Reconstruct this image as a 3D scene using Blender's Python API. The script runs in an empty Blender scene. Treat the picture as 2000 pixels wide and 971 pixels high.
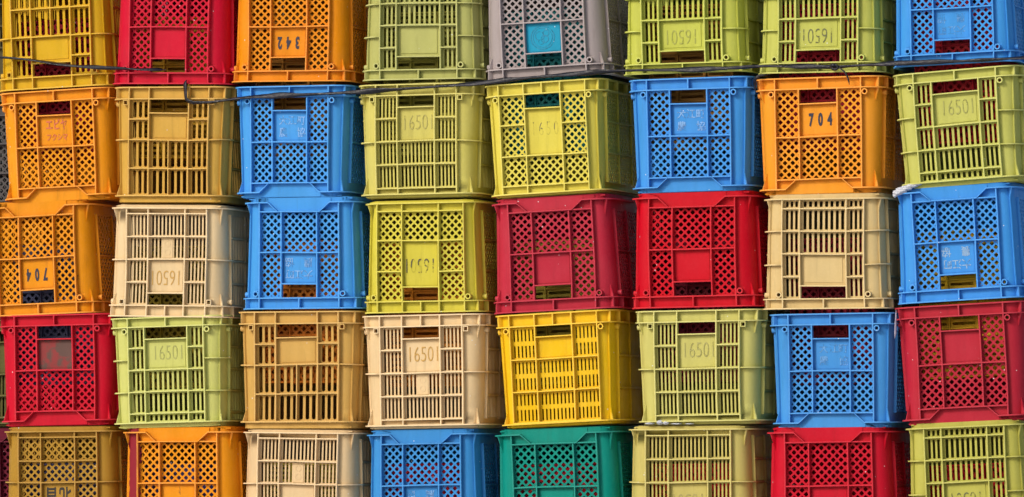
import bpy, math, random
import numpy as np
from mathutils import Vector, Matrix
from mathutils.geometry import delaunay_2d_cdt

# ------------------------------------------------------------------ basics
SC = bpy.context.scene
COL = SC.collection
MM = 0.001
H = 317.0          # crate height, mm
L = 520.0          # crate length front to back, mm
YW = 15.0          # wall plane lies this far behind the front edges of the ribs
WW = 167.0         # half width of the wall
RC = 42.0          # corner radius of the wall


def srgb(r, g, b, k=1.0):
    def f(c):
        c /= 255.0
        return c / 12.92 if c <= 0.04045 else ((c + 0.055) / 1.055) ** 2.4
    return (min(f(r) * k, 1), min(f(g) * k, 1), min(f(b) * k, 1), 1.0)


# ------------------------------------------------------------------ mesh builder (all lengths in mm)
class MB:
    def __init__(self):
        self.v, self.f = [], []

    def add(self, pts, faces):
        n = len(self.v)
        self.v += [tuple(p) for p in pts]
        self.f += [tuple(i + n for i in q) for q in faces]

    def prism(self, poly, y0, y1):
        """polygon in x-z pushed along y"""
        n = len(poly)
        pts = [(x, y0, z) for x, z in poly] + [(x, y1, z) for x, z in poly]
        fs = [tuple(range(n)), tuple(range(2 * n - 1, n - 1, -1))]
        fs += [(i, i + n, (i + 1) % n + n, (i + 1) % n) for i in range(n)]
        self.add(pts, fs)

    def bar(self, x0, x1, z0, z1, y0=0.0, y1=None, ch=0.7):
        """rib with a chamfered front edge, cut into pieces along its length so that it can bend"""
        y1 = YW if y1 is None else y1
        lx, lz = x1 - x0, z1 - z0
        n = max(1, int(max(lx, lz) / 40))
        horiz = lx > lz
        rows = []
        for i in range(n + 1):
            t = i / n
            if horiz:
                x = x0 + lx * t
                rows.append([(x, y1, z0), (x, y0 + ch, z0), (x, y0, z0 + ch), (x, y0, z1 - ch), (x, y0 + ch, z1), (x, y1, z1)])
            else:
                z = z0 + lz * t
                rows.append([(x0, y1, z), (x0, y0 + ch, z), (x0 + ch, y0, z), (x1 - ch, y0, z), (x1, y0 + ch, z), (x1, y1, z)])
        pts = [p for r in rows for p in r]
        fs = []
        for i in range(n):
            for j in range(6):
                a, b = i * 6 + j, i * 6 + (j + 1) % 6
                fs.append((a, b, b + 6, a + 6))
        fs.append(tuple(range(5, -1, -1)))
        fs.append(tuple(n * 6 + j for j in range(6)))
        self.add(pts, fs)

    def sweep(self, a, b, z0, z1, closed=False, nz=1):
        """wall between two plan outlines a (outside) and b (inside)"""
        n = len(a)
        zs = [z0 + (z1 - z0) * i / nz for i in range(nz + 1)]
        pts = []
        for z in zs:
            pts += [(p[0], p[1], z) for p in a] + [(p[0], p[1], z) for p in b]
        fs = []
        m = n if closed else n - 1
        st = 2 * n
        for k in range(nz):
            o = k * st
            for i in range(m):
                j = (i + 1) % n
                fs.append((o + i, o + j, o + st + j, o + st + i))
                fs.append((o + n + j, o + n + i, o + st + n + i, o + st + n + j))
            if not closed:
                fs.append((o, o + st, o + st + n, o + n))
                fs.append((o + n - 1, o + 2 * n - 1, o + st + 2 * n - 1, o + st + n - 1))
        t = nz * st
        for i in range(m):
            j = (i + 1) % n
            fs.append((i, n + i, n + j, j))
            fs.append((t + i, t + j, t + n + j, t + n + i))
        self.add(pts, fs)

    def tube(self, x, z, ro, ri, y0, y1, seg=14, axis='y', ph=0.0):
        pts, fs = [], []
        for r, y in ((ro, y0), (ro, y1), (ri, y0), (ri, y1)):
            for i in range(seg):
                a = 2 * math.pi * i / seg + ph
                if axis == 'y':
                    pts.append((x + r * math.cos(a), y, z + r * math.sin(a)))
                else:
                    pts.append((y, x + r * math.cos(a), z + r * math.sin(a)))
        for i in range(seg):
            j = (i + 1) % seg
            fs.append((i, j, seg + j, seg + i))
            fs.append((2 * seg + j, 2 * seg + i, 3 * seg + i, 3 * seg + j))
            fs.append((j, i, 2 * seg + i, 2 * seg + j))
        self.add(pts, fs)

    def plate(self, u0, u1, v0, v1, holes, t, fmap):
        """flat sheet with polygonal holes; fmap(u, v, depth) gives the point"""
        vs, faces = [], []
        # the border carries extra points so that the sheet can bend
        nb = []
        for (p, q) in (((u0, v0), (u1, v0)), ((u1, v0), (u1, v1)), ((u1, v1), (u0, v1)), ((u0, v1), (u0, v0))):
            d = math.hypot(q[0] - p[0], q[1] - p[1])
            k = max(1, int(d / 45))
            for i in range(k):
                nb.append((p[0] + (q[0] - p[0]) * i / k, p[1] + (q[1] - p[1]) * i / k))
        vs += nb
        edges = [(i, (i + 1) % len(nb)) for i in range(len(nb))]
        for h in holes:
            n = len(vs)
            vs += h
            faces.append(list(range(n, n + len(h))))
        ov, oe, of, _, _, ofi = delaunay_2d_cdt([Vector(p) for p in vs], edges, faces, 0, 1e-4)
        n = len(ov)
        pts = [fmap(p[0], p[1], 0.0) for p in ov] + [fmap(p[0], p[1], t) for p in ov]
        fs = []
        cnt = {}
        for q, org in zip(of, ofi):
            if len(org):
                continue
            q = list(q)
            fs.append(tuple(q))
            fs.append(tuple(i + n for i in reversed(q)))
            for i in range(len(q)):
                a, b = q[i], q[(i + 1) % len(q)]
                cnt[(a, b)] = cnt.get((a, b), 0) + 1
        for (a, b) in cnt:
            if (b, a) not in cnt:
                fs.append((a, a + n, b + n, b))
        self.add(pts, fs)

    def mesh(self, name, worn=False):
        me = bpy.data.meshes.new(name)
        me.from_pydata([(x * MM, (y - L / 2) * MM, z * MM) for x, y, z in self.v], [], self.f)
        import bmesh
        bm = bmesh.new()
        bm.from_mesh(me)
        bmesh.ops.remove_doubles(bm, verts=bm.verts, dist=2e-6)
        bmesh.ops.recalc_face_normals(bm, faces=bm.faces)
        bm.to_mesh(me)
        bm.free()
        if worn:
            at = me.attributes.new('worn', 'FLOAT', 'POINT')  # besides wear, marks edges whose caught light is painted into the colour
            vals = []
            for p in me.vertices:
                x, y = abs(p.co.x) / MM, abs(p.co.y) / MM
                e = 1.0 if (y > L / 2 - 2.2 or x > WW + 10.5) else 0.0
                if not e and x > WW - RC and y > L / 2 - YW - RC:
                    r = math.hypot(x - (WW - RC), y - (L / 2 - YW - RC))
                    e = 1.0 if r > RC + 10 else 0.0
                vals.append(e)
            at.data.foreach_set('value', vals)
        me.shade_smooth()
        me.set_sharp_from_angle(angle=math.radians(32))
        return me


# ------------------------------------------------------------------ plan outlines
def corner(sx, sy, off, n=7):
    """points of one rounded corner, from the end wall round to the side wall"""
    w, r = WW + off, RC + off
    cx, cy = WW - RC, YW + RC
    out = []
    for i in range(n + 1):
        a = math.pi / 2 * i / n
        x = cx + r * math.sin(a)
        y = cy - r * math.cos(a)
        out.append((sx * x, y if sy > 0 else L - y))
    return out


def ring(off, n=7):
    p = corner(1, 1, off, n)                        # front right, going right and back
    p += list(reversed(corner(1, -1, off, n)))      # back right
    p += corner(-1, -1, off, n)                     # back left
    p += list(reversed(corner(-1, 1, off, n)))      # front left
    return p


def clip(poly, x0, x1, y0, y1):
    for ax, lim, sg in ((0, x0, 1), (0, x1, -1), (1, y0, 1), (1, y1, -1)):
        out = []
        for i in range(len(poly)):
            p, q = poly[i], poly[(i + 1) % len(poly)]
            dp, dq = sg * (p[ax] - lim), sg * (q[ax] - lim)
            if dp >= 0:
                out.append(p)
            if dp * dq < 0:
                t = dp / (dp - dq)
                out.append((p[0] + (q[0] - p[0]) * t, p[1] + (q[1] - p[1]) * t))
        poly = out
        if not poly:
            return []
    return poly


def area(p):
    return abs(sum(p[i][0] * p[(i + 1) % len(p)][1] - p[(i + 1) % len(p)][0] * p[i][1] for i in range(len(p)))) / 2


def blunt(p, c):
    out = []
    n = len(p)
    for i in range(n):
        a, b, d = p[i - 1], p[i], p[(i + 1) % n]
        for e in (a, d):
            le = math.hypot(e[0] - b[0], e[1] - b[1])
            t = min(c / max(le, 1e-6), 0.33)
            out.append((b[0] + (e[0] - b[0]) * t, b[1] + (e[1] - b[1]) * t))
    return out


def diamonds(u0, u1, v0, v1, p=21.3, hd=7.15, m=3.4, c=1.5):
    cu, cv = (u0 + u1) / 2, (v0 + v1) / 2
    out = []
    ni, nj = int((u1 - u0) / p) + 3, int((v1 - v0) / p) + 3
    for s in (0, 1):
        for i in range(-ni, ni + 1):
            for j in range(-nj, nj + 1):
                x, y = cu + (i + s * .5) * p, cv + (j + s * .5) * p
                d = clip([(x - hd, y), (x, y - hd), (x + hd, y), (x, y + hd)], u0 + m, u1 - m, v0 + m, v1 - m)
                if len(d) > 2 and area(d) > 9:
                    out.append(blunt(d, c))
    return out


def slits(u0, u1, v0, v1, n, frac, mu=4.0, mv=4.0, c=1.2, skip=()):
    out = []
    a, b = u0 + mu, u1 - mu
    w = (b - a) / n
    for i in range(n):
        if i in skip:
            continue
        x = a + (i + .5) * w
        h = w * frac / 2
        out.append(blunt([(x - h, v0 + mv), (x + h, v0 + mv), (x + h, v1 - mv), (x - h, v1 - mv)], c))
    return out


# ------------------------------------------------------------------ the seven moulds
# b: half width between border ribs, i: inner ribs, l: ledge under the rim, f: flange at the base
TYPES = {
    'A': dict(b=118, i=53, l=286, f=16, rows=[42, 157, 284], lab=(161, 245), kind='diamond', band=[0], post=[], foot=13, apron=True),
    'B': dict(b=117, i=54, l=285, f=11, rows=[27, 92, 156, 220, 283], lab=(158, 250), kind='slit', n=(5, 9), frac=.57, sq=True, band=[-54, 54], post=[156], foot=9),
    'C': dict(b=114, i=65, l=289, f=16, rows=[17, 42, 103, 165, 228, 287], lab=(167, 252), kind='slit', n=(3, 8), frac=.57, band=[0], post=[103, 195], foot=14, raised=True),
    'D': dict(b=120, i=60, l=284, f=20, rows=[21, 95, 173, 229, 282], lab=(175, 245), kind='slit', n=(3, 6), frac=.60, sq=True, band=[-60, 60], post=[173], foot=17, bulge=True, raised=True, mid=True),
    'E': dict(b=128, i=54, l=285, f=9, rows=[31, 113, 200, 283], lab=(116, 243), kind='diamond', band=[-54, 0, 54], post=[], foot=7),
    'F': dict(b=128, i=54, l=283, f=11, rows=[14, 101, 191, 281], lab=(193, 251), kind='double', n=(6, 9), frac=.42, band=[-54, 0, 54], post=[], foot=9),
    'G': dict(b=118, i=51, l=285, f=15, rows=[31, 96, 156, 220, 283], lab=(158, 250), kind='diamond', band=[-51, 51], post=[156], foot=13),
}


def fside(s):
    def g(u, v, d):
        return (s * (WW - d), u, v)
    return g


def ffront(u, v, d):
    return (u, YW + d, v)


def build_type(T, plaque=False, post_rib=True, band=None):
    """returns {part name: [meshes]} for one mould"""
    b, ii, l, f, rows = T['b'], T['i'], T['l'], T['f'], T['rows']
    band = T['band'] if band is None else band
    parts = {}
    WT = 3.2
    # --- shell: corner posts, back, floor, upper and lower wall strips
    m = MB()
    zlo, zhi = rows[0], rows[-1]
    ro, ri = ring(0), ring(-WT)
    m.sweep(ro, ri, 2, zlo, True)
    m.sweep(ro, ri, zhi, H - .5, True)
    se = b - 118
    ys = YW + RC + 7
    for sx in (1, -1):
        for sy in (1, -1):
            o, i_ = corner(sx, sy, 0), corner(sx, sy, -WT)
            e = 20 if sy > 0 else 0
            yy = YW if sy > 0 else L - YW
            xa = b if sy > 0 else 0
            def post(z0, z1, xs, nz):
                a_ = [(sx * xs, yy)] + o + [(sx * WW, ys if sy > 0 else L - ys)]
                b_ = [(sx * xs, yy + (WT if sy > 0 else -WT))] + i_ + [(sx * (WW - WT), ys if sy > 0 else L - ys)]
                m.sweep(a_, b_, z0, z1, False, nz)
            if sy < 0:
                post(zlo, zhi, xa, 8)
                continue
            zh = l - 25
            post(zlo, zh, xa, 7)
            # around the eyelet the post is a sheet with a real hole in it
            span = 22.0
            def along(u, v, d, sx=sx):
                flat = WW - RC - b
                if u <= flat:
                    return (sx * (b + u), YW + d, v)
                an = (u - flat) / RC
                return (sx * (WW - RC + (RC - d) * math.sin(an)), YW + RC - (RC - d) * math.cos(an), v)
            hole = [(10.5 + 5.2 * math.cos(k * math.pi / 7), l - 12 + 5.2 * math.sin(k * math.pi / 7)) for k in range(14)]
            if T.get('sq'):
                hole = [(5.6, l - 15), (15.4, l - 15), (15.4, l - 5.2), (5.6, l - 5.2)]
            m.plate(0, span, zh, zhi, [hole], WT, along)
            a0 = (span - (WW - RC - b)) / RC
            a_, b_ = [], []
            for q in range(8):
                an = a0 + (math.pi / 2 - a0) * q / 7
                for lst, rr in ((a_, RC), (b_, RC - WT)):
                    lst.append((sx * (WW - RC + rr * math.sin(an)), YW + RC - rr * math.cos(an)))
            a_.append((sx * WW, ys))
            b_.append((sx * (WW - WT), ys))
            m.sweep(a_, b_, zh, zhi, False, 1)
    y0, y1 = YW + 2, L - YW - 2
    m.add([(-WW + 6, y0 + 2, 4), (WW - 6, y0 + 2, 4), (WW - 6, y1, 4), (-WW + 6, y1, 4),
           (-WW + 6, y0 + 2, 7), (WW - 6, y0 + 2, 7), (WW - 6, y1, 7), (-WW + 6, y1, 7)],
          [(0, 1, 2, 3), (7, 6, 5, 4), (0, 4, 5, 1), (1, 5, 6, 2), (2, 6, 7, 3), (3, 7, 4, 0)])
    parts['shell'] = [m]
    # --- side grilles
    sp = []
    for s in (1, -1):
        m = MB()
        cuts = [ys, ys + 131, L - ys - 131, L - ys]
        for k in range(3):
            a, c = cuts[k], cuts[k + 1]
            for r0, r1 in zip(rows[:-1], rows[1:]):
                if T['kind'] == 'diamond':
                    h = diamonds(a, c, r0, r1)
                else:
                    n = 9 if T['kind'] != 'double' else 12
                    h = slits(a, c, r0, r1, n, .45)
                m.plate(a, c, r0, r1, h, 3, fside(s))
        for y in cuts:
            m.add(*box(s * (WW - .5), s * (WW + (8 if y in (ys, L - ys) else 5)), y - 2.0, y + 2.0, zlo, l))
        for r in rows[1:-1]:
            m.add(*box(s * (WW - .5), s * (WW + 9), ys, L - ys, r - 1.6, r + 1.6))
        sp.append(m)
    parts['side_grille'] = sp
    # --- front grille cells, one mesh for each pane between ribs
    gr = []
    cols = [(-b, -ii, 0), (-ii, ii, 1), (ii, b, 0)]
    la0, la1 = T['lab']
    for (u0, u1, mid) in cols:
        for k, (r0, r1) in enumerate(zip(rows[:-1], rows[1:])):
            if mid and (r0 + r1) / 2 > la0 - 5:
                continue
            m = MB()
            if T['kind'] == 'diamond':
                hs = diamonds(u0, u1, r0, r1)
            elif T['kind'] == 'slit':
                n = T['n'][1] if mid else T['n'][0]
                sk = ()
                if plaque and mid and k == 1:
                    sk = tuple(range(n // 2 - 1, n // 2 + 2))
                wide = T['n'][0] == 3
                hs = slits(u0, u1, r0, r1, n, T['frac'], skip=sk, mu=5.0, mv=5.0 if wide else 4.5, c=3.0 if T.get('mid') else 1.2)
            else:
                n = T['n'][1] if mid else T['n'][0]
                z = (r0 + r1) / 2
                hs = slits(u0, u1, r0 + 1, z - 1, n, T['frac'], mv=5) + slits(u0, u1, z + 1, r1 - 1, n, T['frac'], mv=5)
            m.plate(u0, u1, r0, r1, hs, 3.2, ffront)
            if plaque and mid and k == 1:
                m.add(*box(-15, 15, YW - 1.5, YW, r0 + 4, r1 - 4))
                m.tube(0, (r0 + r1) / 2 + 12, 9, 7, YW - 2.2, YW - 1.0)
                m.tube(0, (r0 + r1) / 2 - 12, 9, 7, YW - 2.2, YW - 1.0)
            gr.append(m)
    parts['grille_pane'] = gr
    # --- label plate below the hand hole
    m = MB()
    m.add(*box(-ii, ii, YW + .5, YW + 3.5, la0 - 3, la1))
    if T.get('raised'):
        m.prism([(-ii + 13, la0 + 5), (ii - 11, la0 + 5), (ii - 11, la1 - 9), (-ii + 13, la1 - 9)], YW - 1.2, YW + 1)
    else:
        m.prism([(-ii + 8, la0 + 3), (ii - 4, la0 + 3), (ii - 4, la1 - 5), (-ii + 8, la1 - 5)], YW - .5, YW + 1)
    parts['label_plate'] = [m]
    # --- ribs
    m = MB()
    t = 1.9
    for s in (-1, 1):
        m.bar(s * b - t, s * b + t, f, l, 0)
        m.bar(s * ii - t, s * ii + t, rows[0], l, .4)
    for k, r in enumerate(rows):
        if k == len(rows) - 1:
            continue
        if r in T['post']:
            off, o2 = ring(9.5), ring(-.5)
            n = 8
            for sx in (1, -1):
                a = [(sx * b, YW - 12.5)] + corner(sx, 1, 12.5) + [(sx * (WW + 12.5), ys)]
                c = [(sx * b, YW + .5)] + corner(sx, 1, -.5) + [(sx * (WW - .5), ys)]
                m.sweep(a, c, r - 1.7, r + 1.7)
        inlabel = la0 + 4 < r < la1 + 20
        if inlabel:
            m.bar(-b, -ii, r - t, r + t, .8)
            m.bar(ii, b, r - t, r + t, .8)
        else:
            m.bar(-b, b, r - t, r + t, .8)
    for r in T['post']:
        if r not in rows:
            for sx in (1, -1):
                a = [(sx * b, YW - 12.5)] + corner(sx, 1, 12.5) + [(sx * (WW + 12.5), ys)]
                c = [(sx * b, YW + .5)] + corner(sx, 1, -.5) + [(sx * (WW - .5), ys)]
                m.sweep(a, c, r - 1.7, r + 1.7)
    m.bar(-ii, ii, la1 - 1, la1 + 2.6, .8)
    if la0 - 3 not in rows and min(abs(la0 - r) for r in rows) > 6:
        m.bar(-ii, ii, la0 - 4, la0 - .5, .8)
    if T.get('mid'):
        m.bar(-1.6, 1.6, rows[0], rows[2], 1.2)
    if post_rib:
        for sx in (1, -1):
            fin(m, sx, f, l, 5.0, 5.0, 3.2)
    parts['rib_frame'] = [m]
    # --- rim band round the open end
    m = MB()
    m.sweep(ring(14), ring(-.4), H - 3.6, H, True)
    m.sweep(ring(14.5), ring(-.4), l - 1.7, l + 1.7, True)
    for x in [-b, b] + list(band):
        m.bar(x - t, x + t, l, H - 3, .6)
    for sx in (1, -1):
        fin(m, sx, l, H - 3, 13.5, 13.5, 3.2)
        if not post_rib:
            fin(m, sx, l - 34, l, 2.0, 13.5, 3.2)
        for y in (ys, ys + 98, ys + 196, ys + 294, L - ys):
            m.add(*box(sx * (WW - .5), sx * (WW + 13.3), y - 1.8, y + 1.8, l, H - 3))
    parts['rim_band'] = [m]
    # --- base flange with foot, corner fins and (mould A) the stepped apron
    m = MB()
    if T.get('apron'):
        for sx in (1, -1):
            a = [(sx * 92, YW - 18)] + corner(sx, 1, 18) + [(sx * (WW + 18), L / 2)]
            c = [(sx * 92, YW + .4)] + corner(sx, 1, -.4) + [(sx * (WW - .4), L / 2)]
            m.sweep(a, c, f - 1.8, f + 1.8)
            m.prism([(sx * 92, f - 1.8), (sx * 92, f + 1.8), (sx * 62, 42 + 1.5), (sx * 64, 42 - 2.2)], -2.5, YW)
            m.bar(*sorted((sx * b, sx * 62)), 40, 42.5, 5)
        m.bar(-63, 63, 40.2, 43.6, -2)
        m.prism([(-92, 3.4), (92, 3.4), (92, f - 1), (63, 41), (-63, 41), (-92, f - 1)], YW - 2, YW + .5)
        m.sweep(ring(0), ring(-3), 3.2, f - 1.8, True)
        m.sweep(ring(-9), ring(-14), 0, 7, True)
    else:
        m.sweep(ring(18), ring(-.4), f - 1.8, f + 1.8, True)
        m.sweep(ring(5 if T.get('bulge') else 2), ring(-2), 2.6, f - 1.6, True)
        m.sweep(ring(-9), ring(-14), 0, 7, True)
        for s in (-1, 1):
            if rows[0] > f + 8:
                m.bar(s * ii - t, s * ii + t, f, rows[0], .8)
    for sx in (1, -1):
        fin(m, sx, f + 1, f + 46, 18.0, 1.0, 3.4)
    parts['base_flange'] = [m]
    # --- eyelets beside the hand hole, one mesh each
    ey = []
    for s in (-1, 1):
        m = MB()
        x = s * (b + 10.5)
        if T.get('sq'):
            m.tube(x, l - 10, 10.2, 7.0, .3, YW + 3, seg=4, ph=math.pi / 4)
        else:
            m.tube(x, l - 12, 8.4, 5.2, .3, YW + 3)
        ey.append(m)
    for s in (-1, 1):
        m = MB()
        m.tube(YW + RC + 1, l - 12, 7.6, 5, s * (WW - 2), s * (WW + 11), axis='x')
        ey.append(m)
    parts['eyelet'] = ey
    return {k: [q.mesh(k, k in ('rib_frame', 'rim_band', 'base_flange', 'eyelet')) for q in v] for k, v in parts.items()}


def box(x0, x1, y0, y1, z0, z1):
    return ([(x0, y0, z0), (x1, y0, z0), (x1, y1, z0), (x0, y1, z0), (x0, y0, z1), (x1, y0, z1), (x1, y1, z1), (x0, y1, z1)],
            [(0, 3, 2, 1), (4, 5, 6, 7), (0, 1, 5, 4), (1, 2, 6, 5), (2, 3, 7, 6), (3, 0, 4, 7)])


def fin(m, sx, z0, z1, o0, o1, t):
    """upright fin on the middle of a rounded corner; it stands out by o0 at z0 and o1 at z1"""
    cx, cy = sx * (WW - RC), YW + RC
    dx, dy = sx * math.sqrt(.5), -math.sqrt(.5)
    nx, ny = -dy, dx
    pts = []
    k = 4
    for i in range(k + 1):
        z = z0 + (z1 - z0) * i / k
        o = o0 + (o1 - o0) * i / k
        for r in (RC - 1.5, RC + o):
            for s in (-1, 1):
                pts.append((cx + dx * r + nx * s * t / 2, cy + dy * r + ny * s * t / 2, z))
    fs = [(0, 2, 3, 1), (4 * k, 4 * k + 1, 4 * k + 3, 4 * k + 2)]
    for i in range(k):
        a = 4 * i
        fs += [(a, a + 4, a + 6, a + 2), (a + 2, a + 6, a + 7, a + 3), (a + 3, a + 7, a + 5, a + 1), (a + 1, a + 5, a + 4, a)]
    m.add(pts, fs)


# ------------------------------------------------------------------ materials
def nd(nt, typ, **kw):
    n = nt.nodes.new(typ)
    for k, v in kw.items():
        if k.startswith('i_'):
            n.inputs[k[2:].replace('_', ' ')].default_value = v
        else:
            setattr(n, k, v)
    return n


def mixc(nt, fac, a, b, mode='MIX'):
    n = nt.nodes.new('ShaderNodeMix')
    n.data_type = 'RGBA'
    n.blend_type = mode
    for sock, val in ((n.inputs[0], fac), (n.inputs[6], a), (n.inputs[7], b)):
        if hasattr(val, 'is_linked'):
            nt.links.new(val, sock)
        else:
            sock.default_value = val
    return n.outputs[2]


def ramp(nt, src, a, b, c0=(0, 0, 0, 1), c1=(1, 1, 1, 1)):
    r = nt.nodes.new('ShaderNodeValToRGB')
    r.color_ramp.elements[0].position = a
    r.color_ramp.elements[1].position = b
    r.color_ramp.elements[0].color = c0
    r.color_ramp.elements[1].color = c1
    nt.links.new(src, r.inputs[0])
    return r.outputs[0]


def noise(nt, vec, scale, detail=3.0, rough=.55):
    n = nd(nt, 'ShaderNodeTexNoise')
    n.inputs['Scale'].default_value = scale
    n.inputs['Detail'].default_value = detail
    n.inputs['Roughness'].default_value = rough
    nt.links.new(vec, n.inputs['Vector'])
    return n.outputs['Fac']


def plastic(name, rgb, fade=.18, dirt=.25, scuff=0.0, seed=0, rough=.42, patch=None, blotch=None):
    """weathered moulded polypropylene: faded patches, run-down grime, fine scratches, grain"""
    mat = bpy.data.materials.new(name)
    mat.use_nodes = True
    nt = mat.node_tree
    nt.nodes.clear()
    out = nd(nt, 'ShaderNodeOutputMaterial')
    bs = nd(nt, 'ShaderNodeBsdfPrincipled')
    nt.links.new(bs.outputs[0], out.inputs[0])
    geo = nd(nt, 'ShaderNodeNewGeometry')
    mp = nd(nt, 'ShaderNodeMapping')
    mp.inputs['Location'].default_value = (seed * 3.17, seed * 1.31, seed * 2.23)
    nt.links.new(geo.outputs['Position'], mp.inputs[0])
    P = mp.outputs[0]
    st = nd(nt, 'ShaderNodeMapping')
    st.inputs['Scale'].default_value = (1, 1, .12)
    nt.links.new(P, st.inputs[0])
    PS = st.outputs[0]
    base = srgb(*rgb)
    lum = base[0] * .3 + base[1] * .55 + base[2] * .15
    pale = tuple(min(1, c * 1.08 + lum * (.10 + fade * .5) + fade * .03) for c in base[:3]) + (1,)
    deep = tuple(c * .72 for c in base[:3]) + (1,)
    grime = (base[0] * .33 + .018, base[1] * .30 + .014, base[2] * .26 + .009, 1)
    c = mixc(nt, ramp(nt, noise(nt, P, 9, 4), .35, .75), base, pale)
    n1 = nt.nodes[-1]
    # fading kept modest
    c = mixc(nt, fade, base, c)
    c = mixc(nt, ramp(nt, noise(nt, P, 140, 2, .6), .45, .85, (0, 0, 0, 1), (.22, .22, .22, 1)), c, pale)
    c = mixc(nt, ramp(nt, noise(nt, PS, 24, 4), .42, .8, (0, 0, 0, 1), (.5, .5, .5, 1)), c, deep)
    dm = ramp(nt, noise(nt, PS, 55, 5, .65), .56, .74, (0, 0, 0, 1), (dirt, dirt, dirt, 1))
    c = mixc(nt, dm, c, grime)
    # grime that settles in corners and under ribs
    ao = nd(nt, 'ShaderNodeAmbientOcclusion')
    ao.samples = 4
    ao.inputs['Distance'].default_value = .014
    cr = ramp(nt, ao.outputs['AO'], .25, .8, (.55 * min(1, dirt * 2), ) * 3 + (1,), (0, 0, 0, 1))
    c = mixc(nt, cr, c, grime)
    if scuff:
        sc = nd(nt, 'ShaderNodeMapping')
        sc.inputs['Rotation'].default_value = (0, .5, 0)
        sc.inputs['Scale'].default_value = (1, 1, .4)
        nt.links.new(P, sc.inputs[0])
        sm = ramp(nt, noise(nt, sc.outputs[0], 34, 5, .7), .69 - scuff * .05, .72 - scuff * .05, (0, 0, 0, 1), (.9, .9, .9, 1))
        c = mixc(nt, sm, c, (.03, .025, .03, 1))
    if blotch:
        bm_ = ramp(nt, noise(nt, P, 26, 3), .50, .60)
        c = mixc(nt, bm_, c, srgb(*blotch))
    if patch:
        x0, x1, prgb = patch
        sx = nd(nt, 'ShaderNodeSeparateXYZ')
        nt.links.new(geo.outputs['Position'], sx.inputs[0])
        nz = noise(nt, P, 22, 4)
        ad = nd(nt, 'ShaderNodeMath', operation='MULTIPLY_ADD')
        nt.links.new(nz, ad.inputs[0])
        ad.inputs[1].default_value = .035
        nt.links.new(sx.outputs['X'], ad.inputs[2])
        lt = nd(nt, 'ShaderNodeMath', operation='LESS_THAN')
        nt.links.new(ad.outputs[0], lt.inputs[0])
        lt.inputs[1].default_value = x1 + .0175
        gt = nd(nt, 'ShaderNodeMath', operation='GREATER_THAN')
        nt.links.new(ad.outputs[0], gt.inputs[0])
        gt.inputs[1].default_value = x0 + .0175
        mu = nd(nt, 'ShaderNodeMath', operation='MULTIPLY')
        nt.links.new(lt.outputs[0], mu.inputs[0])
        nt.links.new(gt.outputs[0], mu.inputs[1])
        c = mixc(nt, mu.outputs[0], c, srgb(*prgb))
    # front edges of ribs and flanges paler: wear plus a painted edge highlight
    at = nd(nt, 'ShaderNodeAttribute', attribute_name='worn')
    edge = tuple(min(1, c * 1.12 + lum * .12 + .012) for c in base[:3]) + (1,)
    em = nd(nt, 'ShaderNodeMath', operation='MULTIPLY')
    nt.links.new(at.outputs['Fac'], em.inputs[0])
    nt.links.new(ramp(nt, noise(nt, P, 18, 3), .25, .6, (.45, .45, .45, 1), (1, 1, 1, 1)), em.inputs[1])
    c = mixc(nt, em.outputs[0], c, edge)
    # specks of frozen snow
    vo = nd(nt, 'ShaderNodeTexVoronoi')
    vo.inputs['Scale'].default_value = 38
    nt.links.new(P, vo.inputs['Vector'])
    sp = ramp(nt, vo.outputs['Distance'], .045, .070, (1, 1, 1, 1), (0, 0, 0, 1))
    gate = ramp(nt, noise(nt, P, 7, 2), .53, .58)
    sf = mixc(nt, 1.0, sp, gate, 'MULTIPLY')
    c = mixc(nt, sf, c, (.75, .78, .82, 1))
    nt.links.new(c, bs.inputs['Base Color'])
    rg = ramp(nt, noise(nt, P, 40, 4), .3, .7, (rough - .08,) * 3 + (1,), (rough + .16,) * 3 + (1,))
    nt.links.new(rg, bs.inputs['Roughness'])
    bs.inputs['Specular IOR Level'].default_value = .12
    bp = nd(nt, 'ShaderNodeBump')
    bp.inputs['Strength'].default_value = .12
    bp.inputs['Distance'].default_value = .0012
    nt.links.new(noise(nt, P, 420, 3, .6), bp.inputs['Height'])
    b2 = nd(nt, 'ShaderNodeBump')
    b2.inputs['Strength'].default_value = .35
    b2.inputs['Distance'].default_value = .004
    nt.links.new(noise(nt, P, 14, 2), b2.inputs['Height'])
    nt.links.new(bp.outputs[0], b2.inputs['Normal'])
    nt.links.new(b2.outputs[0], bs.inputs['Normal'])
    return mat


def paint(name, rgb, wear=.0, rough=.55, seed=0):
    """stencil or moulded lettering, partly worn away"""
    mat = bpy.data.materials.new(name)
    mat.use_nodes = True
    nt = mat.node_tree
    bs = nt.nodes['Principled BSDF']
    bs.inputs['Roughness'].default_value = rough
    geo = nd(nt, 'ShaderNodeNewGeometry')
    mp = nd(nt, 'ShaderNodeMapping')
    mp.inputs['Location'].default_value = (seed * 1.7, 0, seed * .9)
    nt.links.new(geo.outputs['Position'], mp.inputs[0])
    c = srgb(*rgb)
    pale = tuple(x * .9 + .008 for x in c[:3]) + (1,)
    col = mixc(nt, noise(nt, mp.outputs[0], 90, 4), c, pale)
    nt.links.new(col, bs.inputs['Base Color'])
    if wear:
        al = ramp(nt, noise(nt, mp.outputs[0], 60, 4), wear - .06, wear + .06)
        nt.links.new(al, bs.inputs['Alpha'])
    return mat


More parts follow.
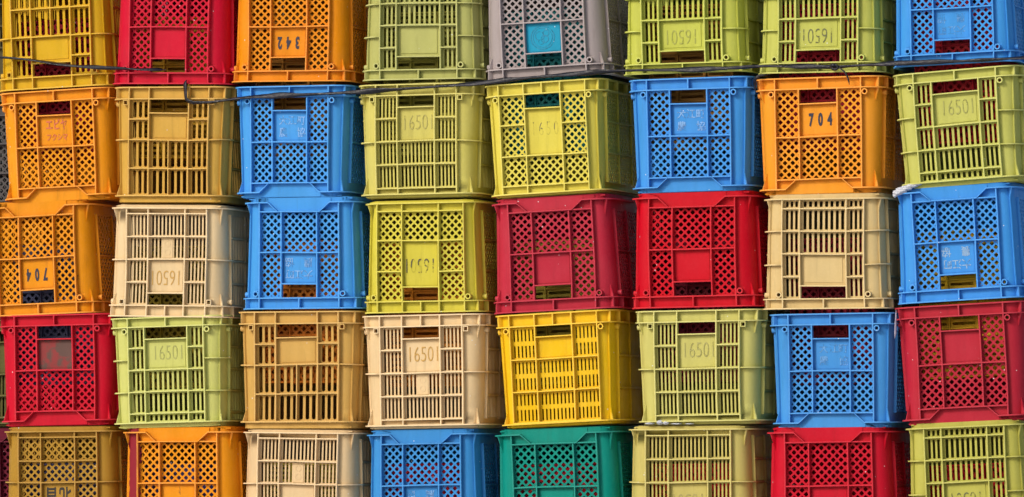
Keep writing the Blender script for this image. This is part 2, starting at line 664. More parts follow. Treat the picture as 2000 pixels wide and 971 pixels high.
# ------------------------------------------------------------------ lettering
def text_mesh(body, size, sx=1.0, bold=0.0, align='CENTER', space=1.0):
    cu = bpy.data.curves.new('lettering', 'FONT')
    cu.body = body
    cu.size = size
    cu.align_x = 'CENTER'
    cu.align_y = 'CENTER'
    cu.offset = bold
    cu.extrude = .0007
    cu.resolution_u = 3
    cu.space_character = space
    ob = bpy.data.objects.new('lettering', cu)
    COL.objects.link(ob)
    bpy.context.view_layer.update()
    dg = bpy.context.evaluated_depsgraph_get()
    me = bpy.data.meshes.new_from_object(ob.evaluated_get(dg))
    bpy.data.objects.remove(ob)
    bpy.data.curves.remove(cu)
    n = len(me.vertices)
    co = np.empty(n * 3, np.float32)
    me.vertices.foreach_get('co', co)
    co = co.reshape(-1, 3)
    mid = (co.min(0) + co.max(0)) / 2
    co -= mid
    out = np.stack([co[:, 0] * sx, -co[:, 2], co[:, 1]], 1)     # stand it up, facing -y
    me.vertices.foreach_set('co', out.ravel())
    me.materials.clear()
    return me


def join_lines(items):
    """items: (mesh, dx, dz) in metres -> one mesh"""
    vs, fs = [], []
    for me, dx, dz in items:
        n = len(vs)
        vs += [(v.co.x + dx, v.co.y, v.co.z + dz) for v in me.vertices]
        fs += [tuple(i + n for i in p.vertices) for p in me.polygons]
        bpy.data.meshes.remove(me)
    me = bpy.data.meshes.new('lettering')
    me.from_pydata(vs, [], fs)
    return me


def fit_w(me, w, h):
    n = len(me.vertices)
    co = np.empty(n * 3, np.float32)
    me.vertices.foreach_get('co', co)
    co = co.reshape(-1, 3)
    s = co.max(0) - co.min(0)
    co[:, 0] *= w / s[0]
    co[:, 2] *= h / s[2]
    me.vertices.foreach_set('co', co.ravel())
    return me


def emblem_mesh():
    """round moulded emblem: two rings and a plain leaf of strokes"""
    m = MB()
    def rg(cx, cz, r, w, k=32):
        pts = []
        for i in range(k):
            a = 2 * math.pi * i / k
            for q in (r, r - w):
                for y in (-.7, .7):
                    pts.append((cx + q * math.cos(a), y + L / 2, cz + q * math.sin(a)))
        fs = []
        for i in range(k):
            a, b = 4 * i, 4 * ((i + 1) % k)
            fs += [(a, b, b + 2, a + 2), (a, a + 1, b + 1, b), (a + 2, b + 2, b + 3, a + 3)]
        m.add(pts, fs)
    rg(0, 0, 34, 1.8)
    rg(0, 0, 28, 1.3)
    rg(-6, 4, 11, 1.3, 20)
    rg(8, -5, 13, 1.3, 22)
    rg(4, 12, 8, 1.2, 18)
    rg(-10, -12, 9, 1.2, 18)
    return m.mesh('lettering')


# ------------------------------------------------------------------ crates
def empty(name, label, cat, group=None):
    o = bpy.data.objects.new(name, None)
    o.empty_display_size = .05
    COL.objects.link(o)
    o['label'] = label
    o['category'] = cat
    if group:
        o['group'] = group
    return o


def part(name, me, mat, parent, loc=None):
    o = bpy.data.objects.new(name, me)
    COL.objects.link(o)
    o.parent = parent
    me.materials.clear()
    me.materials.append(mat)
    if loc:
        o.location = loc
    return o


def warp(me, rs, offs=(0, 0, 0)):
    """gentle moulding and handling distortion, the same field for every part of one crate"""
    n = len(me.vertices)
    co = np.empty(n * 3, np.float32)
    me.vertices.foreach_get('co', co)
    co = co.reshape(-1, 3).astype(np.float64)
    x, y, z = (co[:, i] + offs[i] for i in range(3))
    u = x / .17
    v = z / .317
    sm = np.clip((np.abs(x) - .120) / .05, 0, 1)
    sm = sm * sm * (3 - 2 * sm)
    pull = -np.sign(x) * sm * .0085 * (1 - v)
    tp = 1 - .006 * (1 - v)
    fr = np.clip((-y) / .26, 0, 1) ** 2
    dx = x * (tp - 1) + pull + rs[0] * np.sin(math.pi * v) * fr + rs[1] * u * np.sin(2 * math.pi * v) * .5
    dz = rs[2] * np.cos(u * math.pi / 2) * np.sin(math.pi * v) * fr + rs[3] * np.sin(u * math.pi) * v * (1 - v) * 3 * fr
    dy = (rs[4] * np.cos(u * math.pi / 2) + rs[5] * np.sin(u * 2.1)) * np.sin(math.pi * v) * fr
    co[:, 0] += dx
    co[:, 1] += dy
    co[:, 2] += dz
    me.vertices.foreach_set('co', co.astype(np.float32).ravel())
    me.update()


TYPE_CACHE = {}


def type_meshes(key):
    if key not in TYPE_CACHE:
        t = key[0]
        kw = {}
        if '+' in key:
            kw['plaque'] = True
            kw['band'] = [-54, 0, 54]
        if t in 'ABG':
            kw['post_rib'] = 'r' in key
        TYPE_CACHE[key] = build_type(TYPES[t], **kw)
    return TYPE_CACHE[key]


RND = random.Random(11)
INK = {}


def ink(kind):
    if kind not in INK:
        INK[kind] = {
            'navy': paint('navy_ink', (14, 18, 52), 0, .5),
            'black': paint('black_ink', (22, 18, 14), .22, .6),
            'pink': paint('faded_red_ink', (215, 110, 70), .40, .6),
            'white': paint('worn_white_ink', (134, 186, 238), .46, .6),
            'faint': paint('faint_white_ink', (104, 168, 226), .52, .6, 3),
            'scrub': paint('scrubbed_white_ink', (150, 185, 215), .42, .6, 5),
            'lime': paint('lime_moulding', (160, 166, 80), .46, .6),
            'limedark': paint('grimy_lime_moulding', (104, 108, 66), .45, .6, 2),
            'khaki': paint('khaki_moulding', (170, 160, 78), .46, .6),
            'sand': paint('ochre_stained_moulding', (200, 158, 78), .30, .6),
            'worn': paint('worn_grey_marks', (92, 88, 70), .55, .6, 4),
            'teal': paint('teal_moulding', (20, 138, 176), .45, .5),
        }[kind]
    return INK[kind]


def lettering(kind, T):
    """(mesh, ink, dx, dz) relative to the middle of the label plate"""
    if kind is None:
        return None
    k, tone = kind
    hh = (T['lab'][1] - T['lab'][0]) * MM
    if k in ('342', '704'):
        me = fit_w(text_mesh('  '.join(k), .04, .6, .0017), .064, .037)
        return me, tone, .004, .000
    if k == '16501':
        w = .082 if T['i'] > 60 else .080
        me = fit_w(text_mesh('16501', .05, .5, -.0007, space=1.02), w, .041)
        return me, tone, .004, .004
    if k == '1650':
        me = fit_w(text_mesh('1650', .05, .5, -.0009, space=1.4), .074, .038)
        return me, tone, .004, .008
    if k == 'town':
        a = fit_w(text_mesh('大江町', .028, 1, .0002), .080, .026)
        b = fit_w(text_mesh('農', .028, 1, .0002), .026, .027)
        c = fit_w(text_mesh('協', .028, 1, .0002), .026, .027)
        return join_lines([(a, 0, .018), (b, -.027, -.016), (c, .028, -.016)]), tone, .004, -.002
    if k == 'kana':
        a = fit_w(text_mesh('エビヤ', .03, 1, .0006), .064, .030)
        b = fit_w(text_mesh('フクシマ', .02, 1, .0003), .062, .019)
        return join_lines([(a, 0, .016), (b, .001, -.020)]), tone, .002, .002
    if k == 'north':
        a = fit_w(text_mesh('北', .04, 1, .0008), .036, .058)
        b = fit_w(text_mesh('普', .04, 1, .0008), .038, .058)
        return join_lines([(a, -.019, 0), (b, .022, 0)]), tone, .002, -.006
    if k == 'emblem':
        return emblem_mesh(), tone, .004, -.002


BLUE = (68, 154, 226)
ORANGE = (226, 142, 16)
# key: column, row from the top -> mould, colour, lettering, options, label
CR = {
    '11': ('D', (212, 170, 22), None, {}, 'yellow slotted crate with a black cord across it, top left corner of the wall'),
    '21': ('A', (200, 12, 48), None, {}, 'red lattice crate in the top row between the yellow and the orange crate'),
    '31': ('A', (226, 140, 8), ('342', 'navy'), {}, 'orange lattice crate stencilled 342 upside down'),
    '41': ('C', (178, 180, 104), None, {}, 'khaki green slatted crate with a blank plate left of the grey crate'),
    '51': ('A', (162, 152, 152), ('emblem', 'teal'), dict(plate=(24, 152, 190)), 'grey lattice crate with a teal emblem plate'),
    '61': ('C', (190, 196, 84), ('16501', 'lime'), {}, 'lime crate moulded 16501 upside down, standing right of the grey crate'),
    '71': ('C', (188, 192, 92), ('16501', 'limedark'), {}, 'lime crate with grimy 16501 upside down, above the orange 704 crate'),
    '81': ('Ar', (62, 150, 224), ('town', 'faint'), {}, 'blue lattice crate in the top right corner of the wall'),
    '12': ('A', (230, 150, 14), ('kana', 'pink'), dict(dirt=.4), 'orange lattice crate with faded pink katakana on its plate'),
    '22': ('D', (204, 162, 70), None, {}, 'ochre slotted crate under the red crate of the top row'),
    '32': ('Ar', BLUE, ('town', 'white'), {}, 'blue lattice crate with upright white characters, under the orange 342 crate'),
    '42': ('B', (202, 194, 100), ('16501', 'khaki'), {}, 'pale olive louvred crate moulded 16501, in the second row'),
    '52': ('Er', (214, 202, 80), ('1650', 'worn'), {}, 'pale yellow lattice crate with worn grey digits, under the grey crate'),
    '62': ('Ar', (64, 148, 222), ('town', 'white'), {}, 'blue lattice crate directly left of the upright orange 704 crate'),
    '72': ('A', (232, 152, 34), ('704', 'navy'), {}, 'orange lattice crate stencilled 704 the right way up'),
    '82': ('C', (190, 192, 98), ('16501', 'lime'), {}, 'tilted lime slatted crate moulded 16501, right of the upright orange 704 crate'),
    '13': ('A', (226, 146, 12), ('704', 'navy'), dict(scuff=.25, dirt=.4), 'scuffed orange crate stencilled 704 upside down, at the left edge'),
    '23': ('B+', (222, 197, 151), ('16501', 'sand'), {}, 'cream louvred crate with ochre 16501 upside down'),
    '33': ('Ar', BLUE, ('town', 'white'), {}, 'blue lattice crate with white characters upside down, in the third row from the left'),
    '43': ('Er', (206, 196, 66), ('16501', 'worn'), {}, 'yellow lattice crate with half worn digits upside down, left of the dark red crate'),
    '53': ('A', (182, 38, 60), None, dict(fade=.3), 'faded dark red lattice crate left of the brighter red one in the third row'),
    '63': ('A', (198, 5, 32), None, {}, 'bright red lattice crate between the faded red and the tan crate'),
    '73': ('C', (210, 186, 130), None, {}, 'tan slatted crate with a blank plate, under the upright orange 704 crate'),
    '83': ('Ar', (62, 148, 224), ('town', 'scrub'), {}, 'blue lattice crate with snow on its upper left corner'),
    '14': ('A', (198, 9, 42), None, dict(plate=(104, 80, 74), blotch=(142, 62, 62)), 'red lattice crate with a dull grey painted plate, at the left edge'),
    '24': ('C', (197, 200, 112), ('16501', 'lime'), {}, 'light green slatted crate moulded 16501, under the cream crate'),
    '34': ('D', (204, 164, 86), None, {}, 'tan brown slotted crate with a blank plate, under the blue crate of the third row'),
    '44': ('B+', (224, 198, 152), ('16501', 'sand'), {}, 'cream louvred crate with upright ochre 16501, left of the bright yellow crate'),
    '54': ('F', (230, 188, 12), None, {}, 'bright yellow crate with short slits, under the dark red crate'),
    '64': ('B', (196, 192, 108), ('16501', 'khaki'), {}, 'pale green louvred crate moulded 16501, under the bright red crate'),
    '74': ('Ar', (66, 146, 216), ('town', 'faint'), {}, 'blue lattice crate with nearly erased characters, under the tan crate'),
    '84': ('A', (178, 34, 54), None, dict(fade=.22), 'faded red lattice crate at the right edge, under the blue crate with snow'),
    '15': ('G', (172, 132, 46), ('north', 'black'), {}, 'brown mustard crate with black characters upside down, bottom left corner'),
    '25': ('A', (228, 146, 10), None, dict(patch=(-1.150, -1.114, (142, 40, 52)), scuff=.25), 'orange lattice crate with a maroon painted stripe on its left post, bottom row'),
    '35': ('B+', (219, 192, 147), None, {}, 'cream louvred crate in the bottom row, left of the blue crate'),
    '45': ('Ar', (56, 140, 208), ('town', 'white'), {}, 'blue lattice crate in the bottom row, left of the teal crate'),
    '55': ('A', (0, 140, 126), None, {}, 'teal green lattice crate in the bottom row'),
    '65': ('B', (194, 182, 102), ('16501', 'khaki'), {}, 'khaki louvred crate in the bottom row, right of the teal crate'),
    '75': ('A', (194, 8, 40), None, {}, 'red lattice crate in the bottom row'),
    '85': ('C', (182, 180, 84), ('16501', 'limedark'), {}, 'yellow green slatted crate in the bottom right corner'),
}
# x, depth, height of the middle, tilt in degrees, width and height factors
POSE = {
    '11':(-1.4081,0.060,0.6434,2.20,1.013,1.043),
    '21':(-1.0224,0.000,0.6388,-1.15,1.022,1.005),
    '31':(-0.6642,0.000,0.6360,-0.55,1.014,0.986),
    '41':(-0.2758,0.000,0.6364,-0.01,0.999,0.999),
    '51':(0.0885,0.000,0.6322,2.50,1.029,0.983),
    '61':(0.4923,0.000,0.6384,0.73,1.012,0.990),
    '71':(0.8784,0.000,0.6311,-0.06,0.996,0.983),
    '81':(1.2521,0.000,0.6453,2.01,0.974,0.974),
    '12':(-1.3931,0.060,0.3119,2.47,1.013,1.019),
    '22':(-1.0235,0.000,0.3065,-0.65,1.008,1.047),
    '32':(-0.6592,0.000,0.3091,0.07,0.985,1.003),
    '42':(-0.2820,0.000,0.3063,0.48,1.017,1.016),
    '52':(0.0917,0.000,0.3060,2.80,0.991,1.007),
    '62':(0.5110,0.000,0.3092,0.99,1.008,1.003),
    '72':(0.8799,0.000,0.3015,0.79,1.031,1.021),
    '82':(1.2717,0.000,0.3173,3.73,1.010,1.005),
    '13':(-1.4486,0.060,-0.0092,1.95,1.002,1.038),
    '23':(-1.0319,0.000,-0.0236,-1.03,1.042,1.013),
    '33':(-0.6304,0.000,-0.0053,0.16,1.010,1.002),
    '43':(-0.2693,0.000,-0.0185,0.55,1.004,1.000),
    '53':(0.1134,0.000,-0.0143,2.48,1.038,1.013),
    '63':(0.5217,0.000,-0.0075,0.81,1.046,1.015),
    '73':(0.8935,0.000,-0.0156,0.23,1.016,1.007),
    '83':(1.2660,0.000,0.0034,2.94,1.006,1.003),
    '14':(-1.3936,0.060,-0.3335,1.06,1.033,1.013),
    '24':(-1.0289,0.000,-0.3414,1.51,1.008,1.001),
    '34':(-0.6380,0.000,-0.3371,0.07,1.041,1.052),
    '44':(-0.2670,0.000,-0.3434,0.90,1.037,1.014),
    '54':(0.1241,0.000,-0.3382,2.76,0.996,1.003),
    '64':(0.5347,0.000,-0.3340,0.82,1.042,1.002),
    '74':(0.9144,0.000,-0.3454,0.63,1.013,0.999),
    '84':(1.2800,0.000,-0.3274,2.85,1.043,1.028),
    '15':(-1.3829,0.060,-0.6564,0.51,1.023,1.027),
    '25':(-0.9953,0.000,-0.6594,0.33,1.026,1.034),
    '35':(-0.6335,0.000,-0.6610,-0.57,1.021,0.995),
    '45':(-0.2660,0.000,-0.6637,0.85,0.991,1.016),
    '55':(0.1246,0.000,-0.6679,2.04,1.049,1.059),
    '65':(0.5084,0.000,-0.6530,0.34,1.042,1.001),
    '75':(0.9065,0.000,-0.6626,0.67,1.045,1.044),
    '85':(1.2926,0.000,-0.6419,2.54,0.986,1.006),
}
ROWGROUP = 'plastic crates stacked in the wall'


def place(o, key, pose, inv):
    x, dy, z, roll, sx, sz = pose
    th = -math.radians(roll) + (math.pi if inv else 0)
    R = Matrix.Rotation(th, 4, 'Y')
    up = R @ Vector((0, 0, H * MM / 2 * sz))
    o.rotation_euler = (0, th, 0)
    o.scale = (sx, 1, sz)
    o.location = Vector((x, dy + L * MM / 2, z)) - up


def make_crate(key, spec, pose, inv, group=ROWGROUP):
    mould, rgb, let, opt, label = spec
    T = TYPES[mould[0]]
    root = empty('plastic_crate', label, 'crate', group)
    seed = RND.random() * 40
    kw = {k: opt[k] for k in ('dirt', 'scuff', 'fade', 'patch') if k in opt}
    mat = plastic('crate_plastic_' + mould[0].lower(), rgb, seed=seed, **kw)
    pmat = mat
    if 'plate' in opt:
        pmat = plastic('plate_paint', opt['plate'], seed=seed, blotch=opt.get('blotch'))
    rs = [RND.uniform(-.0025, .0025), RND.uniform(-.002, .002), RND.uniform(-.0028, .0028), RND.uniform(-.002, .002), RND.uniform(-.004, .004), RND.uniform(-.003, .003)]
    made = {}
    for name, meshes in type_meshes(mould).items():
        for me in meshes:
            c = me.copy()
            warp(c, rs)
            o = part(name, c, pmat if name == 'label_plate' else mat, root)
            if name == 'label_plate':
                made['plate'] = o
                if 'plate' in opt:
                    o['label'] = 'teal plate with a round emblem' if key == '51' else 'dull grey painted plate with red blotches'
    lt = lettering(let, T)
    if lt:
        me, tone, dx, dz = lt
        off = (dx, (YW - (1.6 if T.get('raised') else .9) - L / 2) * MM, (T['lab'][0] + T['lab'][1]) / 2 * MM + dz)
        n = len(me.vertices)
        co = np.empty(n * 3, np.float32)
        me.vertices.foreach_get('co', co)
        co = (co.reshape(-1, 3) + np.array(off, np.float32))
        me.vertices.foreach_set('co', co.ravel())
        warp(me, rs)
        if tone in ('lime', 'khaki'):
            ik = paint('moulded_digits', [q * .88 for q in rgb], .40, .5, seed)
        else:
            ik = ink(tone)
        part('lettering', me, ik, made['plate'])
    place(root, key, pose, inv)
    return root


for key, spec in CR.items():
    make_crate(key, spec, POSE[key], key[1] in '135')

# crates of the stack standing further back, seen past the left edge
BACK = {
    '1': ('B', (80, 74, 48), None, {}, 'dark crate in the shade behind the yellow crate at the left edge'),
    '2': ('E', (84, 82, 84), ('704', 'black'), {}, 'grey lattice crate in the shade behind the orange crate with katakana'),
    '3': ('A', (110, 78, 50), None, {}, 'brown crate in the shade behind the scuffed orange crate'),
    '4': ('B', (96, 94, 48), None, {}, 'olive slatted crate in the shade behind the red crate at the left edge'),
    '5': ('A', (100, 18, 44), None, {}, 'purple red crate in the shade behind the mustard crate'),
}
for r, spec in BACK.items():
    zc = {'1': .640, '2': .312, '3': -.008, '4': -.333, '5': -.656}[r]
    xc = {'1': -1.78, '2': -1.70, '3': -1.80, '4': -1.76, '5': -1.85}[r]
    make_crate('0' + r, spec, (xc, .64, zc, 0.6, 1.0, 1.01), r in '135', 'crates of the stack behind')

# ------------------------------------------------------------------ crates shut inside each rim-to-rim pair
INNER = [
    # column, upper row, colour, pattern, label
    (1, 1, (150, 16, 40), 'diamond', 'dark red lattice crate seen through the hand holes of the yellow crate in the corner'),
    (2, 1, (180, 138, 24), 'hslit', 'yellow slatted crate seen through the hand hole of the red crate in the top row'),
    (3, 1, (164, 112, 36), 'hslit', 'brown slatted crate seen through the hand hole of the orange 342 crate'),
    (4, 1, (164, 160, 70), 'hslit', 'olive slatted crate seen through the hand hole of the khaki green crate'),
    (5, 1, (20, 128, 136), 'diamond', 'teal lattice crate seen through the hand hole of the grey crate'),
    (6, 1, (160, 112, 44), 'hslit', 'brown slatted crate seen through the hand hole beside the grey crate'),
    (7, 1, (160, 20, 44), 'diamond', 'dark red lattice crate seen through the hand hole of the orange 704 crate'),
    (8, 1, (176, 22, 40), 'diamond', 'red lattice crate seen through the hand hole of the top right blue crate'),
    (1, 3, (88, 96, 132), 'diamond', 'slate blue lattice crate seen through the hand hole of the scuffed orange crate'),
    (2, 3, (150, 130, 36), 'diamond', 'mustard lattice crate seen through the hand hole of the cream crate'),
    (3, 3, (206, 120, 30), 'diamond', 'orange brown lattice crate seen through the hand hole of the third row blue crate'),
    (4, 3, (206, 130, 34), 'hslit', 'orange slatted crate seen through the hand hole of the yellow lattice crate'),
    (5, 3, (170, 158, 60), 'hslit', 'olive slatted crate seen through the hand hole of the faded dark red crate'),
    (6, 3, (120, 20, 44), 'diamond', 'dark red lattice crate seen through the hand hole of the bright red crate'),
    (7, 3, (140, 26, 44), 'diamond', 'maroon lattice crate seen through the hand hole of the tan crate'),
    (8, 3, (206, 168, 26), 'hslit', 'yellow slatted crate seen through the hand hole of the blue crate with snow'),
    (1, 5, (92, 98, 150), 'diamond', 'slate blue crate glimpsed through the lattice of the mustard crate'),
    (2, 5, (70, 78, 150), 'diamond', 'navy blue crate glimpsed through the lattice of the orange crate in the bottom row'),
    (3, 5, (186, 170, 60), 'hslit', 'olive crate glimpsed through the slits of the cream crate in the bottom row'),
    (4, 5, (206, 30, 40), 'diamond', 'red crate glimpsed through the lattice of the blue crate in the bottom row'),
    (5, 5, (196, 20, 44), 'diamond', 'red crate glimpsed through the lattice of the teal crate'),
    (6, 5, (196, 30, 40), 'diamond', 'red crate glimpsed through the slits of the khaki crate in the bottom row'),
    (8, 5, (200, 20, 44), 'diamond', 'red crate glimpsed through the slits of the yellow green crate in the corner'),
]
INNER_MESH = {}


def inner_meshes(kind, hh):
    if (kind, hh) in INNER_MESH:
        return INNER_MESH[(kind, hh)]
    w = 119.0
    m = MB()
    us = [-w, -w / 3, w / 3, w]
    nz = 3 if hh > 150 else 2
    vs = [-hh + 2 * hh * i / nz for i in range(nz + 1)]
    f = lambda u, v, d: (u, d, v)
    for a, b in zip(us[:-1], us[1:]):
        for c, d in zip(vs[:-1], vs[1:]):
            if kind == 'diamond':
                hs = diamonds(a, b, c, d, p=24, hd=7.4, m=5)
            else:
                n = int((d - c) / 15)
                hs = [[(x, y) for y, x in h] for h in slits(c, d, a, b, n, .52, mu=5, mv=8)]
                hs = [list(reversed(h)) for h in hs]
            m.plate(a, b, c, d, hs, 3, f)
    base = m
    m = MB()
    for u in us:
        m.bar(u - 2, u + 2, -hh, hh, -8, 0)
    for v in vs:
        m.bar(-w, w, v - 2, v + 2, -7, 0)
    ribs = m
    m = MB()
    t = 3
    for s in (-1, 1):
        m.add(*box(*sorted((s * w, s * (w - t))), 3, 240, -hh, hh))
        m.add(*box(-w + t, w - t, 3, 240, *sorted((s * hh, s * (hh - t)))))
    m.add(*box(-w - 4, w + 4, 236, 246, -hh - 4, -hh + 3))
    m.add(*box(-w - 4, w + 4, 236, 246, hh - 3, hh + 4))
    m.add(*box(-w + t, w - t, 150, 153, -hh + t, hh - t))
    wall = m
    INNER_MESH[(kind, hh)] = (base, ribs, wall)
    return INNER_MESH[(kind, hh)]


for (c, r, rgb, kind, label) in INNER:
    up = POSE['%d%d' % (c, r)]
    x, dy, z, roll = up[0], up[1], up[2], up[3]
    hh = 200.0
    if r < 5:
        lo = POSE['%d%d' % (c, r + 1)]
        x, z, roll = (x + lo[0]) / 2, (z + lo[2]) / 2, (roll + lo[3]) / 2
    else:
        hh = 105.0
        z = -.820 + .112
    root = empty('nested_crate', label, 'crate', 'crates shut inside the stacked pairs')
    mat = plastic('inner_plastic', rgb, seed=c * 2.3 + r, dirt=.3)
    for name, mb in zip(('base_grille', 'base_rib', 'side_wall'), inner_meshes(kind, hh)):
        me = mb.mesh(name)
        part(name, me, mat, root)
    dep = 42 if (c, r) in ((1, 1), (3, 3), (4, 3), (8, 3), (5, 1), (7, 1), (8, 1), (4, 5), (5, 5)) else 58
    root.location = (x, dy + (YW + dep + L / 2) * MM, z)
    root.rotation_euler = (0, -math.radians(roll), 0)


# ------------------------------------------------------------------ black cord tied across the top row
def cord_mesh(pts, w0, w1, twist, seed=1, seg=8, step=.006):
    rs = random.Random(seed)
    # resample with Catmull-Rom
    P = [Vector(p) for p in pts]
    P = [P[0] * 2 - P[1]] + P + [P[-1] * 2 - P[-2]]
    out = []
    for i in range(1, len(P) - 2):
        d = (P[i + 1] - P[i]).length
        n = max(2, int(d / step))
        for k in range(n):
            t = k / n
            a, b, c, e = P[i - 1], P[i], P[i + 1], P[i + 2]
            out.append(.5 * ((2 * b) + (c - a) * t + (2 * a - 5 * b + 4 * c - e) * t * t + (3 * b - a - 3 * c + e) * t ** 3))
    out.append(P[-2])
    verts, faces = [], []
    ph = [rs.uniform(0, 6.28) for _ in range(4)]
    for i, p in enumerate(out):
        tan = (out[min(i + 1, len(out) - 1)] - out[max(i - 1, 0)]).normalized()
        side = Vector((0, -1, 0)).cross(tan).normalized()
        nrm = tan.cross(side).normalized()
        s = i * step
        a0 = twist * s + .5 * math.sin(s * 9 + ph[0])
        sw = 1 + .25 * math.sin(s * 21 + ph[1]) + .15 * math.sin(s * 47 + ph[2])
        end = min(1, (i + .3) / 4, (len(out) - 1 - i + .3) / 4)
        for k in range(seg):
            an = 2 * math.pi * k / seg
            cr = 1 + .12 * math.sin(3 * an + s * 30)
            u, v = math.cos(an) * w0 * sw * cr * end, math.sin(an) * w1 * cr * end
            uu = u * math.cos(a0) - v * math.sin(a0)
            vv = u * math.sin(a0) + v * math.cos(a0)
            verts.append(p + side * uu + nrm * vv)
    n = len(out)
    for i in range(n - 1):
        for k in range(seg):
            a, b = i * seg + k, i * seg + (k + 1) % seg
            faces.append((a, b, b + seg, a + seg))
    faces.append(tuple(range(seg)))
    faces.append(tuple((n - 1) * seg + k for k in reversed(range(seg))))
    me = bpy.data.meshes.new('cord')
    me.from_pydata([tuple(v) for v in verts], [], faces)
    me.shade_smooth()
    return me


def film():
    mat = bpy.data.materials.new('black_film')
    mat.use_nodes = True
    nt = mat.node_tree
    bs = nt.nodes['Principled BSDF']
    geo = nd(nt, 'ShaderNodeNewGeometry')
    mp = nd(nt, 'ShaderNodeMapping')
    mp.inputs['Scale'].default_value = (1, 1, 6)
    nt.links.new(geo.outputs['Position'], mp.inputs[0])
    c = mixc(nt, ramp(nt, noise(nt, mp.outputs[0], 30, 4), .4, .75), (.004, .005, .011, 1), (.018, .020, .038, 1))
    nt.links.new(c, bs.inputs['Base Color'])
    nt.links.new(ramp(nt, noise(nt, mp.outputs[0], 60, 3), .3, .7, (.22, .22, .22, 1), (.5, .5, .5, 1)), bs.inputs['Roughness'])
    bp = nd(nt, 'ShaderNodeBump')
    bp.inputs['Strength'].default_value = .8
    bp.inputs['Distance'].default_value = .002
    nt.links.new(noise(nt, mp.outputs[0], 70, 4), bp.inputs['Height'])
    nt.links.new(bp.outputs[0], bs.inputs['Normal'])
    return mat


FILM = film()
Yc = -.006


def cord(name, label, pts, w0, w1, tw, seed):
    me = cord_mesh(pts, w0, w1, tw, seed)
    o = bpy.data.objects.new(name, me)
    COL.objects.link(o)
    me.materials.append(FILM)
    o['label'] = label
    o['category'] = 'cord'
    return o


cord('tie_cord', 'black plastic cord slung across the yellow crate into the hand hole of the red one',
     [(-1.66, .052, .572), (-1.558, .050, .569), (-1.464, .050, .560), (-1.34, .047, .541), (-1.20, .01, .5285), (-1.13, -.007, .5235), (-1.075, -.007, .521), (-1.035, .012, .521)], .0066, .0030, 9, 3)
co = cord('tie_cord', 'long black knotted cord running from the ochre crate to the right edge',
          [(-.971, .012, .492), (-.970, -.006, .482), (-.969, Yc, .458), (-.966, Yc, .434), (-.950, Yc, .4255), (-.925, Yc, .424), (-.882, Yc, .426), (-.774, Yc, .437), (-.605, Yc, .441), (-.445, Yc, .4465), (-.256, Yc, .455), (-.075, Yc, .4655), (.015, Yc, .473), (.149, Yc, .483), (.327, Yc, .491), (.504, Yc, .4905), (.636, Yc, .492), (.709, Yc, .495), (.826, Yc, .494), (.927, Yc, .489), (.999, Yc, .4925), (1.115, Yc, .497), (1.258, Yc, .498), (1.372, Yc, .501), (1.56, Yc, .508)], 0.0066, .0036, 10, 7)
kn = cord_mesh([(.915, Yc - .004, .4895), (.924, Yc - .009, .4955), (.937, Yc - .009, .493), (.939, Yc - .008, .485), (.930, Yc - .009, .482), (.922, Yc - .008, .487), (.926, Yc - .012, .494), (.938, Yc - .010, .490)], .0042, .0030, 4, 5, step=.002)
part('knot', kn, FILM, co)
tl = cord_mesh([(.936, Yc - .006, .489), (.947, Yc - .008, .484), (.959, Yc - .008, .474), (.968, Yc - .007, .457), (.972, Yc - .005, .437)], 0.0030, .0024, 3, 6, step=.004)
part('cord_end', tl, FILM, co)
cord('tie_cord', 'short black cord end looped over the upper left corner of the upright orange 704 crate',
     [(.697, .020, .425), (.698, .012, .446), (.704, -.004, .461), (.716, -.007, .469), (.733, -.006, .471), (.742, .004, .472)], .0042, .0022, 5, 9)

# ------------------------------------------------------------------ snow and ice
SNOW = bpy.data.materials.new('snow')
SNOW.use_nodes = True
_b = SNOW.node_tree.nodes['Principled BSDF']
_b.inputs['Base Color'].default_value = (.58, .61, .68, 1)
_b.inputs['Roughness'].default_value = .7
_b.inputs['Subsurface Weight'].default_value = .25
_b.inputs['Subsurface Radius'].default_value = (.01, .012, .015)


def snow(name, label, blobs, cat='snow', seed=1, mat=SNOW):
    import bmesh
    from mathutils import noise as mn
    bm = bmesh.new()
    for (x, y, z, rx, ry, rz) in blobs:
        g = bmesh.ops.create_icosphere(bm, subdivisions=4, radius=1)
        for v in g['verts']:
            d = 1 + .22 * mn.noise(v.co * 2.1 + Vector((x * 40, seed, z * 30))) + .18 * mn.noise(v.co * 6.3 + Vector((seed, x * 70, 0))) + .10 * mn.noise(v.co * 15)
            v.co = Vector((x + v.co.x * rx * d, y + v.co.y * ry * d, z + v.co.z * rz * d))
    me = bpy.data.meshes.new(name)
    bm.to_mesh(me)
    bm.free()
    me.shade_smooth()
    me.materials.append(mat)
    o = bpy.data.objects.new(name, me)
    COL.objects.link(o)
    o['label'] = label
    o['category'] = cat
    return o


snow('snow_clump', 'white clump of snow on the upper left corner of a blue crate',
     [(1.104, .004, .142, .014, .011, .008), (1.114, .003, .148, .016, .011, .009), (1.127, .004, .154, .017, .011, .007), (1.143, .006, .160, .016, .011, .005), (1.158, .008, .164, .012, .009, .0035), (1.096, .006, .135, .007, .007, .006)])
snow('snow_clump', 'small grey white crust of snow between the two pale green louvred crates',
     [(.398, .006, -.489, .013, .010, .003), (.428, .003, -.486, .010, .010, .006), (.445, .004, -.487, .009, .009, .005), (.474, .006, -.490, .016, .010, .002), (.512, .008, -.490, .012, .008, .0016)], seed=4)
ICE = bpy.data.materials.new('ice')
ICE.use_nodes = True
_b = ICE.node_tree.nodes['Principled BSDF']
_b.inputs['Base Color'].default_value = (.50, .46, .58, 1)
_b.inputs['Roughness'].default_value = .15
_b.inputs['Transmission Weight'].default_value = .35
_b.inputs['IOR'].default_value = 1.31
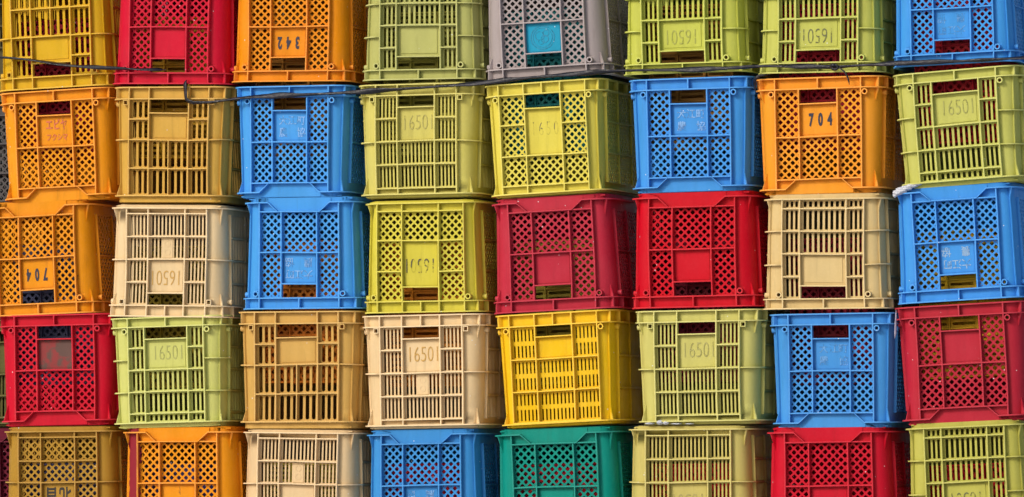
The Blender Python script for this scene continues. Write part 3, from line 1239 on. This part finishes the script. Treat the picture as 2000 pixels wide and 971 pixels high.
ice = cord_mesh([(1.098, .004, -.178), (1.099, -.002, -.195), (1.098, -.003, -.215), (1.097, -.002, -.238), (1.095, -.001, -.258)], .0036, .0034, 2, 12, step=.004)
o = bpy.data.objects.new('icicle', ice)
COL.objects.link(o)
ice.materials.append(ICE)
o['label'] = 'thin icicle hanging between the blue crate and the faded red crate at the right'
o['category'] = 'icicle'

# ------------------------------------------------------------------ ground
gm = bpy.data.meshes.new('ground')
gm.from_pydata([(-150, -150, -.842), (150, -150, -.842), (150, 150, -.842), (-150, 150, -.842)], [], [(0, 1, 2, 3)])
G = bpy.data.objects.new('ground', gm)
COL.objects.link(G)
G['kind'] = 'structure'
gmat = bpy.data.materials.new('snowy_ground')
gmat.use_nodes = True
nt = gmat.node_tree
bs = nt.nodes['Principled BSDF']
geo = nd(nt, 'ShaderNodeNewGeometry')
nt.links.new(mixc(nt, ramp(nt, noise(nt, geo.outputs['Position'], 1.3, 6), .4, .6), (.42, .43, .46, 1), (.70, .72, .76, 1)), bs.inputs['Base Color'])
bs.inputs['Roughness'].default_value = .8
gm.materials.append(gmat)

# ------------------------------------------------------------------ light
SUN_EL, SUN_AZ = 31.0, 29.0        # azimuth: degrees to the left of the wall's outward normal
w = bpy.data.worlds.new('World')
SC.world = w
w.use_nodes = True
nt = w.node_tree
bg = nt.nodes['Background']
sky = nt.nodes.new('ShaderNodeTexSky')
sky.sky_type = 'NISHITA'
sky.sun_disc = False
sky.sun_elevation = math.radians(SUN_EL)
d = Vector((-math.sin(math.radians(SUN_AZ)), -math.cos(math.radians(SUN_AZ)), 0))
sky.sun_rotation = math.atan2(d.x, d.y)
sky.air_density = 1.0
sky.dust_density = 4.0
sky.ozone_density = 1.0
nt.links.new(sky.outputs[0], bg.inputs[0])
bg.inputs[1].default_value = .112
sl = bpy.data.lights.new('sun', 'SUN')
sl.energy = 1.5
sl.angle = math.radians(12)
sl.color = (1, .965, .915)
so = bpy.data.objects.new('sun', sl)
COL.objects.link(so)
sd = Vector((d.x * math.cos(math.radians(SUN_EL)), d.y * math.cos(math.radians(SUN_EL)), math.sin(math.radians(SUN_EL))))
so.rotation_euler = sd.to_track_quat('Z', 'Y').to_euler()

# ------------------------------------------------------------------ camera
cd = bpy.data.cameras.new('camera')
cam = bpy.data.objects.new('camera', cd)
COL.objects.link(cam)
pos = Vector((4.67504, -15.29137, -.56378))
dirv = Vector((-.29219014, .95571089, .03523654)).normalized()
cam.location = pos
cam.rotation_euler = dirv.to_track_quat('-Z', 'Y').to_euler()
cd.sensor_width = 36
cd.lens = 16 / 1.43e-3 / 2000 * 36
cd.clip_end = 500
SC.camera = cam
SC.view_settings.view_transform = 'Standard'
SC.view_settings.look = 'None'
SC.view_settings.exposure = 0
SC.view_settings.gamma = 1
SC.cycles.max_bounces = 6
SC.cycles.use_denoising = True
